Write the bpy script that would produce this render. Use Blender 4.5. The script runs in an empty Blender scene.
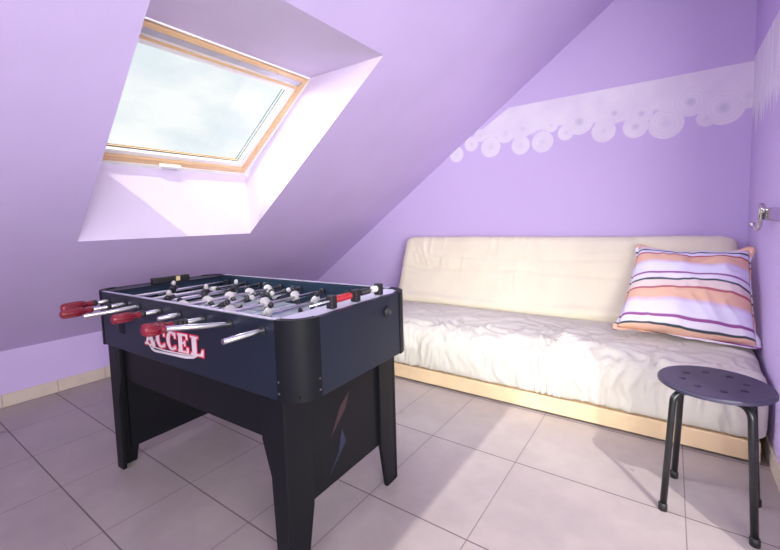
import bpy, bmesh, math, random
import numpy as np
from mathutils import Vector, Matrix

S = bpy.context.scene
COL = S.collection
random.seed(4)
rng = np.random.RandomState(7)

# ------------------------------------------------------------------ camera
YAW, PITCH, ROLL = 0.62376, -0.07543, 0.02907
F_PX, CX, CY = 400.83, 383.72, 252.06
CAM_H = 1.02
cy_, sy_ = math.cos(YAW), math.sin(YAW)
Rz = Matrix(((cy_, -sy_, 0), (sy_, cy_, 0), (0, 0, 1)))
cp_, sp_ = math.cos(PITCH), math.sin(PITCH)
Rx = Matrix(((1, 0, 0), (0, cp_, -sp_), (0, sp_, cp_)))
cr_, sr_ = math.cos(ROLL), math.sin(ROLL)
Ry = Matrix(((cr_, 0, sr_), (0, 1, 0), (-sr_, 0, cr_)))
Rm = Rz @ Rx @ Ry
right, fwd, up = Rm.col[0], Rm.col[1], Rm.col[2]
cd = bpy.data.cameras.new('camera')
cam = bpy.data.objects.new('camera', cd)
COL.objects.link(cam)
M4 = Matrix.Identity(4)
for i in range(3):
    M4[i][0] = right[i]; M4[i][1] = up[i]; M4[i][2] = -fwd[i]
M4[2][3] = CAM_H
cam.matrix_world = M4
cd.sensor_fit = 'HORIZONTAL'
cd.sensor_width = 36.0
cd.lens = F_PX / 780.0 * 36.0
cd.shift_x = (390 - CX) / 780.0
cd.shift_y = (CY - 275) / 780.0
cd.clip_start = 0.02
S.camera = cam

# ------------------------------------------------------------------ view, world, sun, large lights
vs = S.view_settings
vs.view_transform = 'Standard'
vs.look = 'None'
vs.gamma = 1.0
vs.use_curve_mapping = False
vs.exposure = 0.56
S.cycles.max_bounces = 10
S.cycles.diffuse_bounces = 6
S.cycles.transparent_max_bounces = 12

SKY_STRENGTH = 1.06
LOBE_BRIGHT = 26.0
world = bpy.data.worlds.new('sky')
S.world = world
world.use_nodes = True
wn = world.node_tree.nodes; wl = world.node_tree.links
wn.clear()
w_out = wn.new('ShaderNodeOutputWorld')
w_bg = wn.new('ShaderNodeBackground')
w_tc = wn.new('ShaderNodeTexCoord')
w_map = wn.new('ShaderNodeMapping'); w_map.inputs['Scale'].default_value = (2.2, 2.2, 5.0)
w_noise = wn.new('ShaderNodeTexNoise'); w_noise.inputs['Scale'].default_value = 2.6
w_noise.inputs['Detail'].default_value = 6.0
w_noise.inputs['Roughness'].default_value = 0.6
w_ramp = wn.new('ShaderNodeValToRGB')
w_ramp.color_ramp.elements[0].position = 0.36
w_ramp.color_ramp.elements[0].color = (0.55, 0.595, 0.635, 1)
w_ramp.color_ramp.elements[1].position = 0.60
w_ramp.color_ramp.elements[1].color = (0.68, 0.68, 0.685, 1)
wl.new(w_tc.outputs['Generated'], w_map.inputs['Vector'])
wl.new(w_map.outputs['Vector'], w_noise.inputs['Vector'])
wl.new(w_noise.outputs['Fac'], w_ramp.inputs['Fac'])
wl.new(w_ramp.outputs['Color'], w_bg.inputs['Color'])
# sky full of thin cloud, plus an unseen bright lobe added to light the room
LOBE_DIR = Vector((-0.72, -0.44, 0.54)).normalized()
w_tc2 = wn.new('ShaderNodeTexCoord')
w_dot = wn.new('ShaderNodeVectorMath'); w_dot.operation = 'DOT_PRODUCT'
w_dot.inputs[1].default_value = LOBE_DIR
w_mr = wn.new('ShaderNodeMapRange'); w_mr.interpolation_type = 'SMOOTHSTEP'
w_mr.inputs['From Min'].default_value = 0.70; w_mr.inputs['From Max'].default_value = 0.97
w_mr.inputs['To Min'].default_value = SKY_STRENGTH; w_mr.inputs['To Max'].default_value = LOBE_BRIGHT
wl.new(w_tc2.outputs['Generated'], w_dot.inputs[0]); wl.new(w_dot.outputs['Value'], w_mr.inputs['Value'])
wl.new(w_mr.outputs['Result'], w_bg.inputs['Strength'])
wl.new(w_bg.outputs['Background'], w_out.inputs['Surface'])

sd = bpy.data.lights.new('sun', 'SUN')
sd.energy = 1.9
sd.angle = math.radians(0.6)
sd.color = (1.0, 0.95, 0.9)
sun = bpy.data.objects.new('sun', sd)
COL.objects.link(sun)
SUN_DIR = Vector((-0.50, 0.589, -0.90)).normalized()
sun.rotation_euler = SUN_DIR.to_track_quat('-Z', 'Y').to_euler()
sun.location = (3, -2, 6)

def area(name, loc, direction, sx, sy, power, color):
    d = bpy.data.lights.new(name, 'AREA')
    d.shape = 'RECTANGLE'; d.size = sx; d.size_y = sy
    d.energy = power; d.color = color
    o = bpy.data.objects.new(name, d); COL.objects.link(o)
    o.location = loc
    o.rotation_euler = Vector(direction).to_track_quat('-Z', 'Y').to_euler()
    return o
# unseen fill lamp added outside the made-up glazed door in the right wall
area('added_side_fill', (1.9, -1.7, 1.35), (-4.3, 4.1, -0.25), 3.0, 2.2, 235, (1.0, 0.97, 0.94))
# unseen fill lamp added at the made-up rear window, for back wall and sofa
area('added_rear_fill', (-0.45, -1.57, 1.35), (0.08, 1, -0.02), 1.1, 1.1, 20, (1.0, 0.97, 0.95))

# ------------------------------------------------------------------ helpers
def new_mesh(name, verts, faces, mats=None, smooth=False, midx=None):
    me = bpy.data.meshes.new(name)
    me.from_pydata([tuple(v) for v in verts], [], faces)
    if mats:
        for m in (mats if isinstance(mats, (list, tuple)) else [mats]):
            me.materials.append(m)
    if midx is not None:
        for p, i in zip(me.polygons, midx): p.material_index = i
    if smooth:
        for p in me.polygons: p.use_smooth = True
    me.update()
    return me

class MB:
    """collects shapes of ONE mesh"""
    def __init__(self): self.v = []; self.f = []; self.m = []; self.sm = []
    def add(self, verts, faces, mat=0, smooth=False):
        b = len(self.v)
        self.v += [Vector(v) for v in verts]
        self.f += [tuple(i + b for i in f) for f in faces]
        self.m += [mat] * len(faces); self.sm += [smooth] * len(faces)
        return self
    def box(self, a, b, mat=0):
        x0, y0, z0 = a; x1, y1, z1 = b
        v = [(x0,y0,z0),(x1,y0,z0),(x1,y1,z0),(x0,y1,z0),(x0,y0,z1),(x1,y0,z1),(x1,y1,z1),(x0,y1,z1)]
        return self.add(v, [(0,3,2,1),(4,5,6,7),(0,1,5,4),(1,2,6,5),(2,3,7,6),(3,0,4,7)], mat)
    def prism(self, poly, depth, frame, mat=0, smooth=False):
        """poly = 2D points; frame = function (a, b, c) -> 3D; extruded c from 0 to depth"""
        n = len(poly)
        v = [frame(a, b, 0) for a, b in poly] + [frame(a, b, depth) for a, b in poly]
        f = [tuple(range(n - 1, -1, -1)), tuple(range(n, 2 * n))]
        self.add(v, f, mat)
        b0 = len(self.v) - 2 * n
        for i in range(n):
            j = (i + 1) % n
            self.f.append((b0 + i, b0 + j, b0 + n + j, b0 + n + i)); self.m.append(mat); self.sm.append(smooth)
        return self
    def lathe(self, prof, origin, axis, n=20, mat=0, caps=True, smooth=True):
        """prof = [(t along axis, radius)]"""
        o = Vector(origin); ax = Vector(axis).normalized()
        e1 = ax.orthogonal().normalized(); e2 = ax.cross(e1)
        v = []
        for t, r in prof:
            for k in range(n):
                th = 2 * math.pi * k / n
                v.append(o + ax * t + (e1 * math.cos(th) + e2 * math.sin(th)) * r)
        f = []
        for i in range(len(prof) - 1):
            for k in range(n):
                k2 = (k + 1) % n
                f.append((i*n + k, i*n + k2, (i+1)*n + k2, (i+1)*n + k))
        self.add(v, f, mat, smooth)
        if caps:
            b = len(self.v) - len(v)
            self.f.append(tuple(b + k for k in range(n - 1, -1, -1))); self.m.append(mat); self.sm.append(False)
            e = b + (len(prof) - 1) * n
            self.f.append(tuple(e + k for k in range(n))); self.m.append(mat); self.sm.append(False)
        return self
    def tube(self, pts, r, n=12, mat=0):
        pts = [Vector(p) for p in pts]
        rs = r if isinstance(r, (list, tuple)) else [r] * len(pts)
        v = []; prev = None
        for i, p in enumerate(pts):
            t = (pts[min(i+1, len(pts)-1)] - pts[max(i-1, 0)]).normalized()
            if prev is None: e1 = t.orthogonal().normalized()
            else: e1 = (prev - t * prev.dot(t)).normalized()
            prev = e1; e2 = t.cross(e1)
            for k in range(n):
                th = 2 * math.pi * k / n
                v.append(p + (e1 * math.cos(th) + e2 * math.sin(th)) * rs[i])
        f = []
        for i in range(len(pts) - 1):
            for k in range(n):
                k2 = (k + 1) % n
                f.append((i*n + k, i*n + k2, (i+1)*n + k2, (i+1)*n + k))
        self.add(v, f, mat, True)
        b = len(self.v) - len(v)
        self.f.append(tuple(b + k for k in range(n - 1, -1, -1))); self.m.append(mat); self.sm.append(False)
        e = b + (len(pts) - 1) * n
        self.f.append(tuple(e + k for k in range(n))); self.m.append(mat); self.sm.append(False)
        return self
    def ellipsoid(self, c, r, n=14, m=9, mat=0):
        v = []; f = []
        for i in range(m + 1):
            ph = math.pi * i / m
            for k in range(n):
                th = 2 * math.pi * k / n
                v.append((c[0] + r[0]*math.sin(ph)*math.cos(th), c[1] + r[1]*math.sin(ph)*math.sin(th), c[2] + r[2]*math.cos(ph)))
        for i in range(m):
            for k in range(n):
                k2 = (k + 1) % n
                f.append((i*n + k, (i+1)*n + k, (i+1)*n + k2, i*n + k2))
        return self.add(v, f, mat, True)
    def build(self, name, mats, parent=None, bevel=0, seg=2, xf=None):
        vs_ = self.v if xf is None else [xf @ p for p in self.v]
        me = new_mesh(name, vs_, self.f, mats, False, self.m)
        for p, s in zip(me.polygons, self.sm): p.use_smooth = s
        bm = bmesh.new(); bm.from_mesh(me)
        bmesh.ops.remove_doubles(bm, verts=bm.verts, dist=1e-6)
        bmesh.ops.recalc_face_normals(bm, faces=bm.faces)
        bm.to_mesh(me); bm.free()
        o = bpy.data.objects.new(name, me); COL.objects.link(o)
        if parent: o.parent = parent
        if bevel:
            md = o.modifiers.new('bevel', 'BEVEL'); md.width = bevel; md.segments = seg
            md.limit_method = 'ANGLE'; md.angle_limit = math.radians(40)
        return o

def tag(o, label=None, cat=None, group=None, kind=None):
    if label: o['label'] = label
    if cat: o['category'] = cat
    if group: o['group'] = group
    if kind: o['kind'] = kind
    return o
def empty(name, loc=(0, 0, 0), rz=0, label=None, cat=None):
    o = bpy.data.objects.new(name, None); COL.objects.link(o)
    o.location = loc; o.rotation_euler = (0, 0, rz); o.empty_display_size = 0.1
    return tag(o, label, cat)
def struct(o):
    o['kind'] = 'structure'; return o

# smooth value noise
def vnoise2(x, y, seed=0):
    r = np.random.RandomState(seed); tab = r.rand(64, 64)
    xi = np.floor(x).astype(int); yi = np.floor(y).astype(int)
    fx = x - xi; fy = y - yi
    fx = fx*fx*(3-2*fx); fy = fy*fy*(3-2*fy)
    g = lambda a, b: tab[a % 64, b % 64]
    return (g(xi, yi)*(1-fx)*(1-fy) + g(xi+1, yi)*fx*(1-fy) + g(xi, yi+1)*(1-fx)*fy + g(xi+1, yi+1)*fx*fy) * 2 - 1

# ------------------------------------------------------------------ materials
def mat(name, color, rough=0.5, metal=0.0, spec=0.5, bump=0.0, bscale=60.0, var=0.0, vscale=4.0, coat=0.0):
    m = bpy.data.materials.new(name); m.use_nodes = True
    nt = m.node_tree; b = nt.nodes['Principled BSDF']
    b.inputs['Base Color'].default_value = (*color, 1)
    b.inputs['Roughness'].default_value = rough
    b.inputs['Metallic'].default_value = metal
    b.inputs['Specular IOR Level'].default_value = spec
    if coat:
        b.inputs['Coat Weight'].default_value = coat; b.inputs['Coat Roughness'].default_value = 0.12
    tc = nt.nodes.new('ShaderNodeTexCoord')
    if var:
        n = nt.nodes.new('ShaderNodeTexNoise'); n.inputs['Scale'].default_value = vscale; n.inputs['Detail'].default_value = 4
        r = nt.nodes.new('ShaderNodeValToRGB')
        r.color_ramp.elements[0].position = 0.3; r.color_ramp.elements[1].position = 0.7
        r.color_ramp.elements[0].color = (*[c * (1 - var) for c in color], 1)
        r.color_ramp.elements[1].color = (*[min(1, c * (1 + var)) for c in color], 1)
        nt.links.new(tc.outputs['Object'], n.inputs['Vector'])
        nt.links.new(n.outputs['Fac'], r.inputs['Fac'])
        nt.links.new(r.outputs['Color'], b.inputs['Base Color'])
    if bump:
        n2 = nt.nodes.new('ShaderNodeTexNoise'); n2.inputs['Scale'].default_value = bscale; n2.inputs['Detail'].default_value = 3
        bp = nt.nodes.new('ShaderNodeBump'); bp.inputs['Strength'].default_value = bump; bp.inputs['Distance'].default_value = 0.004
        nt.links.new(tc.outputs['Object'], n2.inputs['Vector'])
        nt.links.new(n2.outputs['Fac'], bp.inputs['Height'])
        nt.links.new(bp.outputs['Normal'], b.inputs['Normal'])
    return m

LILAC = (0.585, 0.47, 0.75)
m_wall = mat('lilac_paint', LILAC, 0.75, spec=0.25, bump=0.12, bscale=90, var=0.035, vscale=2.5)
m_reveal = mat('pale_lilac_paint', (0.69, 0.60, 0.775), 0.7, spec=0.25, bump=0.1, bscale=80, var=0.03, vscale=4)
m_navy = mat('navy_laminate', (0.0085, 0.0125, 0.026), 0.40, spec=0.35, var=0.12, vscale=6)
m_black = mat('black_laminate', (0.0045, 0.0048, 0.0075), 0.45, spec=0.22, var=0.1, vscale=9)
m_corner = mat('black_plastic', (0.0055, 0.006, 0.009), 0.48, spec=0.16, var=0.1, vscale=12)
m_inner = mat('teal_inner_laminate', (0.006, 0.020, 0.042), 0.4, var=0.15, vscale=8)
m_steel = mat('polished_steel', (0.66, 0.66, 0.67), 0.24, metal=1.0, var=0.05, vscale=20)
m_chrome = mat('chrome', (0.62, 0.60, 0.60), 0.10, metal=1.0, var=0.08, vscale=30)
m_red = mat('red_grip_plastic', (0.18, 0.008, 0.022), 0.32, var=0.1, vscale=30)
m_bright_red = mat('red_bead_plastic', (0.40, 0.008, 0.02), 0.3, var=0.05, vscale=30)
m_rubber = mat('black_rubber', (0.012, 0.012, 0.014), 0.5, var=0.1, vscale=30)
m_figblack = mat('black_figure_plastic', (0.014, 0.014, 0.018), 0.3, var=0.1, vscale=40)
m_figwhite = mat('white_figure_plastic', (0.55, 0.53, 0.51), 0.35, var=0.04, vscale=40)
m_whitepaint = mat('white_decal', (0.58, 0.53, 0.57), 0.4, var=0.05, vscale=30)
m_redpaint = mat('red_decal', (0.55, 0.012, 0.05), 0.4, var=0.2, vscale=18)
m_bluedecal = mat('blue_decal', (0.010, 0.016, 0.042), 0.4, var=0.1, vscale=18)
m_reddecal = mat('dull_red_decal', (0.032, 0.012, 0.016), 0.4, var=0.1, vscale=18)
m_yellow = mat('yellow_tag', (0.72, 0.60, 0.28), 0.5, var=0.05, vscale=30)
m_plinth = mat('beige_skirting_tile', (0.60, 0.52, 0.43), 0.4, var=0.08, vscale=7)
m_wood = mat('pale_beech', (0.70, 0.52, 0.32), 0.45, var=0.1, vscale=6)
m_whitelac = mat('white_lacquer', (0.86, 0.85, 0.84), 0.3, var=0.02, vscale=6)
m_gasket = mat('dark_gasket', (0.05, 0.07, 0.07), 0.5, var=0.1, vscale=20)
m_alu = mat('grey_aluminium', (0.55, 0.54, 0.60), 0.4, metal=0.3, var=0.06, vscale=12)
m_stoolplastic = mat('dark_plum_plastic', (0.040, 0.034, 0.064), 0.42, spec=0.5, var=0.06, vscale=14)
m_stoolleg = mat('black_steel_tube', (0.012, 0.012, 0.014), 0.28, var=0.1, vscale=20)

def pine():
    m = mat('varnished_pine', (0.78, 0.46, 0.20), 0.35)
    nt = m.node_tree; b = nt.nodes['Principled BSDF']
    tc = nt.nodes.new('ShaderNodeTexCoord'); mp = nt.nodes.new('ShaderNodeMapping')
    mp.inputs['Scale'].default_value = (30, 3, 30)
    n = nt.nodes.new('ShaderNodeTexNoise'); n.inputs['Scale'].default_value = 2; n.inputs['Detail'].default_value = 5
    r = nt.nodes.new('ShaderNodeValToRGB')
    r.color_ramp.elements[0].color = (0.70, 0.42, 0.19, 1); r.color_ramp.elements[1].color = (0.86, 0.62, 0.37, 1)
    nt.links.new(tc.outputs['Object'], mp.inputs['Vector']); nt.links.new(mp.outputs['Vector'], n.inputs['Vector'])
    nt.links.new(n.outputs['Fac'], r.inputs['Fac']); nt.links.new(r.outputs['Color'], b.inputs['Base Color'])
    return m
m_pine = pine()

def glass():
    m = bpy.data.materials.new('window_glass'); m.use_nodes = True
    nt = m.node_tree; nt.nodes.clear()
    o = nt.nodes.new('ShaderNodeOutputMaterial'); mx = nt.nodes.new('ShaderNodeMixShader')
    t = nt.nodes.new('ShaderNodeBsdfTransparent'); t.inputs['Color'].default_value = (0.97, 0.985, 0.98, 1)
    g = nt.nodes.new('ShaderNodeBsdfGlossy'); g.inputs['Roughness'].default_value = 0.02
    mx.inputs['Fac'].default_value = 0.02
    nt.links.new(t.outputs['BSDF'], mx.inputs[1])
    nt.links.new(g.outputs['BSDF'], mx.inputs[2]); nt.links.new(mx.outputs['Shader'], o.inputs['Surface'])
    return m
m_glass = glass()

# little node-building kit for the patterned surfaces
class NK:
    def __init__(self, m): self.nt = m.node_tree; self.N = self.nt.nodes; self.L = self.nt.links
    def math(self, op, a, b=None, clamp=False):
        n = self.N.new('ShaderNodeMath'); n.operation = op; n.use_clamp = clamp
        for i, x in enumerate((a, b)):
            if x is None: continue
            if isinstance(x, (int, float)): n.inputs[i].default_value = x
            else: self.L.new(x, n.inputs[i])
        return n.outputs[0]
    def smooth(self, x, a, b, lo=0.0, hi=1.0):
        n = self.N.new('ShaderNodeMapRange'); n.interpolation_type = 'SMOOTHSTEP'
        self.L.new(x, n.inputs['Value'])
        n.inputs['From Min'].default_value = a; n.inputs['From Max'].default_value = b
        n.inputs['To Min'].default_value = lo; n.inputs['To Max'].default_value = hi
        return n.outputs['Result']
    def noise(self, vec, scale, detail=3, rough=0.5):
        n = self.N.new('ShaderNodeTexNoise'); n.inputs['Scale'].default_value = scale
        n.inputs['Detail'].default_value = detail; n.inputs['Roughness'].default_value = rough
        self.L.new(vec, n.inputs['Vector']); return n.outputs['Fac']
    def coords(self):
        tc = self.N.new('ShaderNodeTexCoord'); sx = self.N.new('ShaderNodeSeparateXYZ')
        self.L.new(tc.outputs['Object'], sx.inputs[0])
        return tc.outputs['Object'], sx.outputs[0], sx.outputs[1], sx.outputs[2]
    def mix(self, fac, a, b):
        n = self.N.new('ShaderNodeMix'); n.data_type = 'RGBA'
        for k, x in ((0, fac), (6, a), (7, b)):
            if isinstance(x, (int, float)): n.inputs[k].default_value = x
            elif isinstance(x, tuple): n.inputs[k].default_value = (*x, 1)
            else: self.L.new(x, n.inputs[k])
        return n.outputs[2]
    def minchain(self, xs):
        r = xs[0]
        for x in xs[1:]: r = self.math('MINIMUM', r, x)
        return r

# floor tiles: the joints lie where the tiles were laid
XJ = [-3.145, -2.745, -2.345, -1.963, -1.543, -1.165, -0.903, -0.512, 0.058]
YJ = [-1.45, -1.05, -0.62, -0.19, 0.14, 0.474, 0.775, 1.118, 1.611, 2.1, 2.5, 2.9]
def floor_mat():
    m = mat('floor_tile', (0.4, 0.35, 0.35), 0.25, spec=0.5)
    k = NK(m); b = k.N['Principled BSDF']
    vec, x, y, z = k.coords()
    dx = k.minchain([k.math('ABSOLUTE', k.math('SUBTRACT', x, j)) for j in XJ])
    dy = k.minchain([k.math('ABSOLUTE', k.math('SUBTRACT', y, j)) for j in YJ])
    gx = k.smooth(dx, 0.0008, 0.0026, 1, 0)
    gy = k.smooth(dy, 0.0014, 0.0038, 1, 0)
    n1 = k.noise(vec, 3.2, 5, 0.6); n2 = k.noise(vec, 14, 4, 0.6)
    base = k.mix(k.smooth(n1, 0.3, 0.7), (0.345, 0.295, 0.285), (0.41, 0.352, 0.335))
    base = k.mix(k.math('MULTIPLY', k.smooth(n2, 0.35, 0.75), 0.35), base, (0.32, 0.278, 0.272))
    g = k.math('MAXIMUM', k.math('MULTIPLY', gx, 0.72), k.math('MULTIPLY', gy, 0.9))
    colr = k.mix(g, base, (0.12, 0.095, 0.095))
    k.L.new(colr, b.inputs['Base Color'])
    rr = k.smooth(n1, 0.2, 0.8, 0.27, 0.30)
    k.L.new(k.math('MAXIMUM', rr, k.math('MULTIPLY', g, 0.8)), b.inputs['Roughness'])
    bp = k.N.new('ShaderNodeBump'); bp.inputs['Strength'].default_value = 0.4; bp.inputs['Distance'].default_value = 0.002
    k.L.new(k.math('MULTIPLY', g, -1.0), bp.inputs['Height'])
    k.L.new(bp.outputs['Normal'], b.inputs['Normal'])
    return m

# ------------------------------------------------------------------ room shell
XK, ZK = -3.157, 0.331           # knee wall
XR, YB, YR = 0.346, 3.0, -1.6    # right wall, back wall, rear wall
A = math.radians(35.586)         # pitch of the sloping ceiling
ca, sa = math.cos(A), math.sin(A)
TH = 0.33                        # thickness of the roof
def slope(s, y, n=0.0):
    return Vector((XK + s*ca - n*sa, y, ZK + s*sa + n*ca))
def s_of_x(x, n=0.0): return (x - XK + n*sa) / ca

struct(MB().box((XK - 0.2, YR - 0.12, -0.1), (XR + 0.12, YB + 0.12, 0)).build('floor', floor_mat()))

m_backwall = mat('lilac_paint_with_white_scroll_frieze', LILAC, 0.75, spec=0.25)
def frieze():
    k = NK(m_backwall); b = k.N['Principled BSDF']
    vec, x, y, z = k.coords()
    wob = k.noise(vec, 7, 3); wobf = k.noise(vec, 40, 3)
    # body of the white band: straight top edge, soft lower edge, cut off along the roof slope
    top = k.smooth(z, 1.826, 1.832, 1, 0)
    low_edge = k.math('ADD', 1.615, k.math('MULTIPLY', k.math('SUBTRACT', wob, 0.5), 0.16))
    low = k.smooth(k.math('SUBTRACT', z, low_edge), -0.012, 0.02)
    # diagonal limit parallel to the roof
    dg = k.math('SUBTRACT', k.math('SUBTRACT', z, 1.832), k.math('MULTIPLY', k.math('ADD', x, 0.985), 0.60))
    diag = k.smooth(dg, -0.008, 0.006, 1, 0)
    band = k.math('MULTIPLY', k.math('MULTIPLY', top, low), diag)
    circ = [(-1.412,1.539,.062),(-1.285,1.605,.058),(-1.13,1.561,.078),(-0.889,1.66,.066),(-0.905,1.545,.068),
            (-0.753,1.549,.075),(-0.695,1.654,.05),(-0.515,1.65,.088),(-0.373,1.565,.072),(-0.312,1.669,.06),
            (-0.197,1.565,.07),(-0.166,1.64,.062),(-0.041,1.56,.092),(0.075,1.665,.085),(0.225,1.604,.096),
            (-1.016,1.645,.07),(-0.60,1.59,.054),(-1.21,1.66,.05),(0.15,1.56,.05),(0.33,1.65,.07)]
    mask = None; lines = None; dark = None
    for i, (cx, cz, r) in enumerate(circ):
        ax = k.math('SUBTRACT', x, cx); az = k.math('SUBTRACT', z, cz)
        d = k.math('SQRT', k.math('ADD', k.math('MULTIPLY', ax, ax), k.math('MULTIPLY', az, az)))
        mk = k.smooth(d, r - 0.006, r + 0.002, 1, 0)
        # turns of the brush: a spiral
        ang = k.math('ARCTAN2', az, ax)
        sp = k.math('SINE', k.math('ADD', k.math('MULTIPLY', d, 300.0 * 0.07 / r * 1.2), k.math('ADD', ang, k.math('MULTIPLY', wobf, 3.0))))
        ln = k.math('MULTIPLY', k.smooth(sp, -0.2, 1.0), mk)
        dk = k.math('MULTIPLY', k.smooth(d, 0.0, r * 0.45, 1, 0), 0.9 if i in (7, 9, 10, 11, 13, 14) else 0.35)
        mask = mk if mask is None else k.math('MAXIMUM', mask, mk)
        lines = ln if lines is None else k.math('MAXIMUM', lines, ln)
        dark = dk if dark is None else k.math('MAXIMUM', dark, dk)
    mask = k.math('MULTIPLY', mask, top)
    allm = k.math('MAXIMUM', band, mask)
    nv = k.noise(vec, 2.5, 4)
    wallc = k.mix(nv, tuple(c * 0.97 for c in LILAC), tuple(c * 1.03 for c in LILAC))
    white = k.mix(k.smooth(wob, 0.3, 0.7), (0.74, 0.68, 0.79), (0.79, 0.74, 0.82))
    white = k.mix(k.math('MULTIPLY', lines, 0.32), white, (0.68, 0.62, 0.77))
    white = k.mix(k.math('MULTIPLY', dark, 0.55), white, (0.40, 0.37, 0.54))
    colr = k.mix(k.math('MULTIPLY', allm, 0.95), wallc, white)
    k.L.new(colr, b.inputs['Base Color'])
frieze()

m_rightwall = mat('lilac_paint_with_white_brushed_frieze', LILAC, 0.75, spec=0.25)
def frieze_r():
    k = NK(m_rightwall); b = k.N['Principled BSDF']
    vec, x, y, z = k.coords()
    cmb = k.N.new('ShaderNodeCombineXYZ')
    k.L.new(k.math('MULTIPLY', y, 22.0), cmb.inputs[0]); k.L.new(k.math('MULTIPLY', z, 2.5), cmb.inputs[1])
    st = k.noise(cmb.outputs[0], 1.0, 4, 0.6)
    wob = k.noise(vec, 5, 2)
    low_edge = k.math('ADD', 1.50, k.math('MULTIPLY', k.math('SUBTRACT', st, 0.5), 0.55))
    band = k.math('MULTIPLY', k.smooth(z, 1.845, 1.855, 1, 0), k.smooth(k.math('SUBTRACT', z, low_edge), -0.03, 0.05))
    nv = k.noise(vec, 2.5, 4)
    wallc = k.mix(nv, tuple(c * 0.97 for c in LILAC), tuple(c * 1.03 for c in LILAC))
    white = k.mix(k.smooth(st, 0.40, 0.60), (0.76, 0.74, 0.80), (0.88, 0.86, 0.90))
    k.L.new(k.mix(k.math('MULTIPLY', band, 0.9), wallc, white), b.inputs['Base Color'])
frieze_r()

def gable(y0, y1, hole=None):
    """gable wall polygon under the slope, x-z plane, extruded from y0 to y1"""
    xt = XR + 0.12
    zt = ZK + (xt - XK) * math.tan(A)
    return [(XK - 0.2, 0), (xt, 0), (xt, zt + 0.2), (XK - 0.2, ZK + 0.1)], (lambda a, b, c: (a, y0 + c * (1 if y1 > y0 else -1), b)), abs(y1 - y0)
p, fr, dp = gable(YB, YB + 0.12)
struct(MB().prism(p, dp, fr).build('wall_back', m_backwall))
zr = ZK + (XR - XK) * math.tan(A) + 0.15
dy0, dy1, dz1 = -0.75, 1.42, 2.08
rw = MB()
rw.box((XR, dy1, 0), (XR + 0.12, YB, zr))
rw.box((XR, YR - 0.12, 0), (XR + 0.12, dy0, zr))
rw.box((XR, dy0, dz1), (XR + 0.12, dy1, zr))
struct(rw.build('wall_right', m_rightwall))
struct(MB().box((XK - 0.12, YR - 0.12, 0), (XK, YB, ZK + 0.02)).build('wall_left', m_wall))
rb = MB()
wx0, wx1, wz0, wz1 = -1.05, 0.15, 0.78, 1.92
zt = ZK + (XR - XK) * math.tan(A)
rb.box((XK, YR - 0.12, 0), (wx0, YR, zt))
rb.box((wx1, YR - 0.12, 0), (XR, YR, zt))
rb.box((wx0, YR - 0.12, 0), (wx1, YR, wz0))
rb.box((wx0, YR - 0.12, wz1), (wx1, YR, zt))
struct(rb.build('wall_rear', m_wall))
w2 = empty('added_window', (0, 0, 0)); struct(w2)  # unseen window, made up to go with the rear fill lamp
fb = MB()
for a_, b_ in (((wx0, YR - 0.09, wz0), (wx0 + 0.06, YR - 0.04, wz1)), ((wx1 - 0.06, YR - 0.09, wz0), (wx1, YR - 0.04, wz1)),
               ((wx0 + 0.06, YR - 0.09, wz0), (wx1 - 0.06, YR - 0.04, wz0 + 0.06)), ((wx0 + 0.06, YR - 0.09, wz1 - 0.06), (wx1 - 0.06, YR - 0.04, wz1))):
    fb.box(a_, b_)
fb.build('frame', m_whitelac, w2)
MB().box((wx0 + 0.06, YR - 0.068, wz0 + 0.06), (wx1 - 0.06, YR - 0.063, wz1 - 0.06)).build('pane', m_glass, w2)
# unseen glazed door, made up to let the side fill through the right wall
d1 = empty('added_door', (0, 0, 0)); struct(d1)
fb = MB()
xa, xb = XR + 0.03, XR + 0.08
for a_, b_ in (((xa, dy0, 0.005), (xb, dy0 + 0.08, dz1)), ((xa, dy1 - 0.08, 0.005), (xb, dy1, dz1)),
               ((xa, dy0 + 0.08, 0.005), (xb, dy1 - 0.08, 0.09)), ((xa, dy0 + 0.08, dz1 - 0.08), (xb, dy1 - 0.08, dz1))):
    fb.box(a_, b_)
fb.build('frame', m_whitelac, d1)
MB().box((XR + 0.05, dy0 + 0.08, 0.09), (XR + 0.055, dy1 - 0.08, dz1 - 0.08)).build('pane', m_glass, d1)
ym = dy0 + 0.04
MB().tube([(xa, ym, 1.0), (xa - 0.045, ym, 1.0), (xa - 0.05, ym + 0.01, 1.0), (xa - 0.05, ym + 0.12, 1.0)], 0.009, n=10).build('handle', m_chrome, d1)

# sloping ceiling with the skylight well cut through it
INNER = [slope(s_of_x(-2.265), 0.690), slope(s_of_x(-2.265), 1.640), slope(s_of_x(-1.11), 1.588), slope(s_of_x(-1.11), 0.600)]
SO0, SO1 = s_of_x(-2.298, TH), s_of_x(-1.640, TH)
OUTER = [slope(SO0, 0.66, TH), slope(SO0, 1.655, TH), slope(SO1, 1.628, TH), slope(SO1, 0.60, TH)]
cb = MB()
s_end = s_of_x(XR + 0.12)
def ring(hole, n, y0, y1, s0, s1):
    c = [slope(s0, y0, n), slope(s0, y1, n), slope(s1, y1, n), slope(s1, y0, n)]
    v = c + hole
    return v, [(0, 1, 5, 4), (1, 2, 6, 5), (2, 3, 7, 6), (3, 0, 4, 7)]
v1, f1 = ring(INNER, 0.0, YR, YB, 0.0, s_end)
cb.add(v1, f1, 0)
v2, f2 = ring(OUTER, TH, YR - 0.12, YB + 0.12, -0.25, s_end)
cb.add(v2, f2, 1)
m_roof = mat('grey_roof_slate', (0.12, 0.12, 0.13), 0.8, var=0.2, vscale=5)
struct(cb.build('ceiling', [m_wall, m_roof]))
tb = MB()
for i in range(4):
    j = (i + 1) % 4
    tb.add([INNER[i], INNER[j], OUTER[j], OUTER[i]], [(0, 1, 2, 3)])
struct(tb.build('trim_1', m_reveal))

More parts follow.
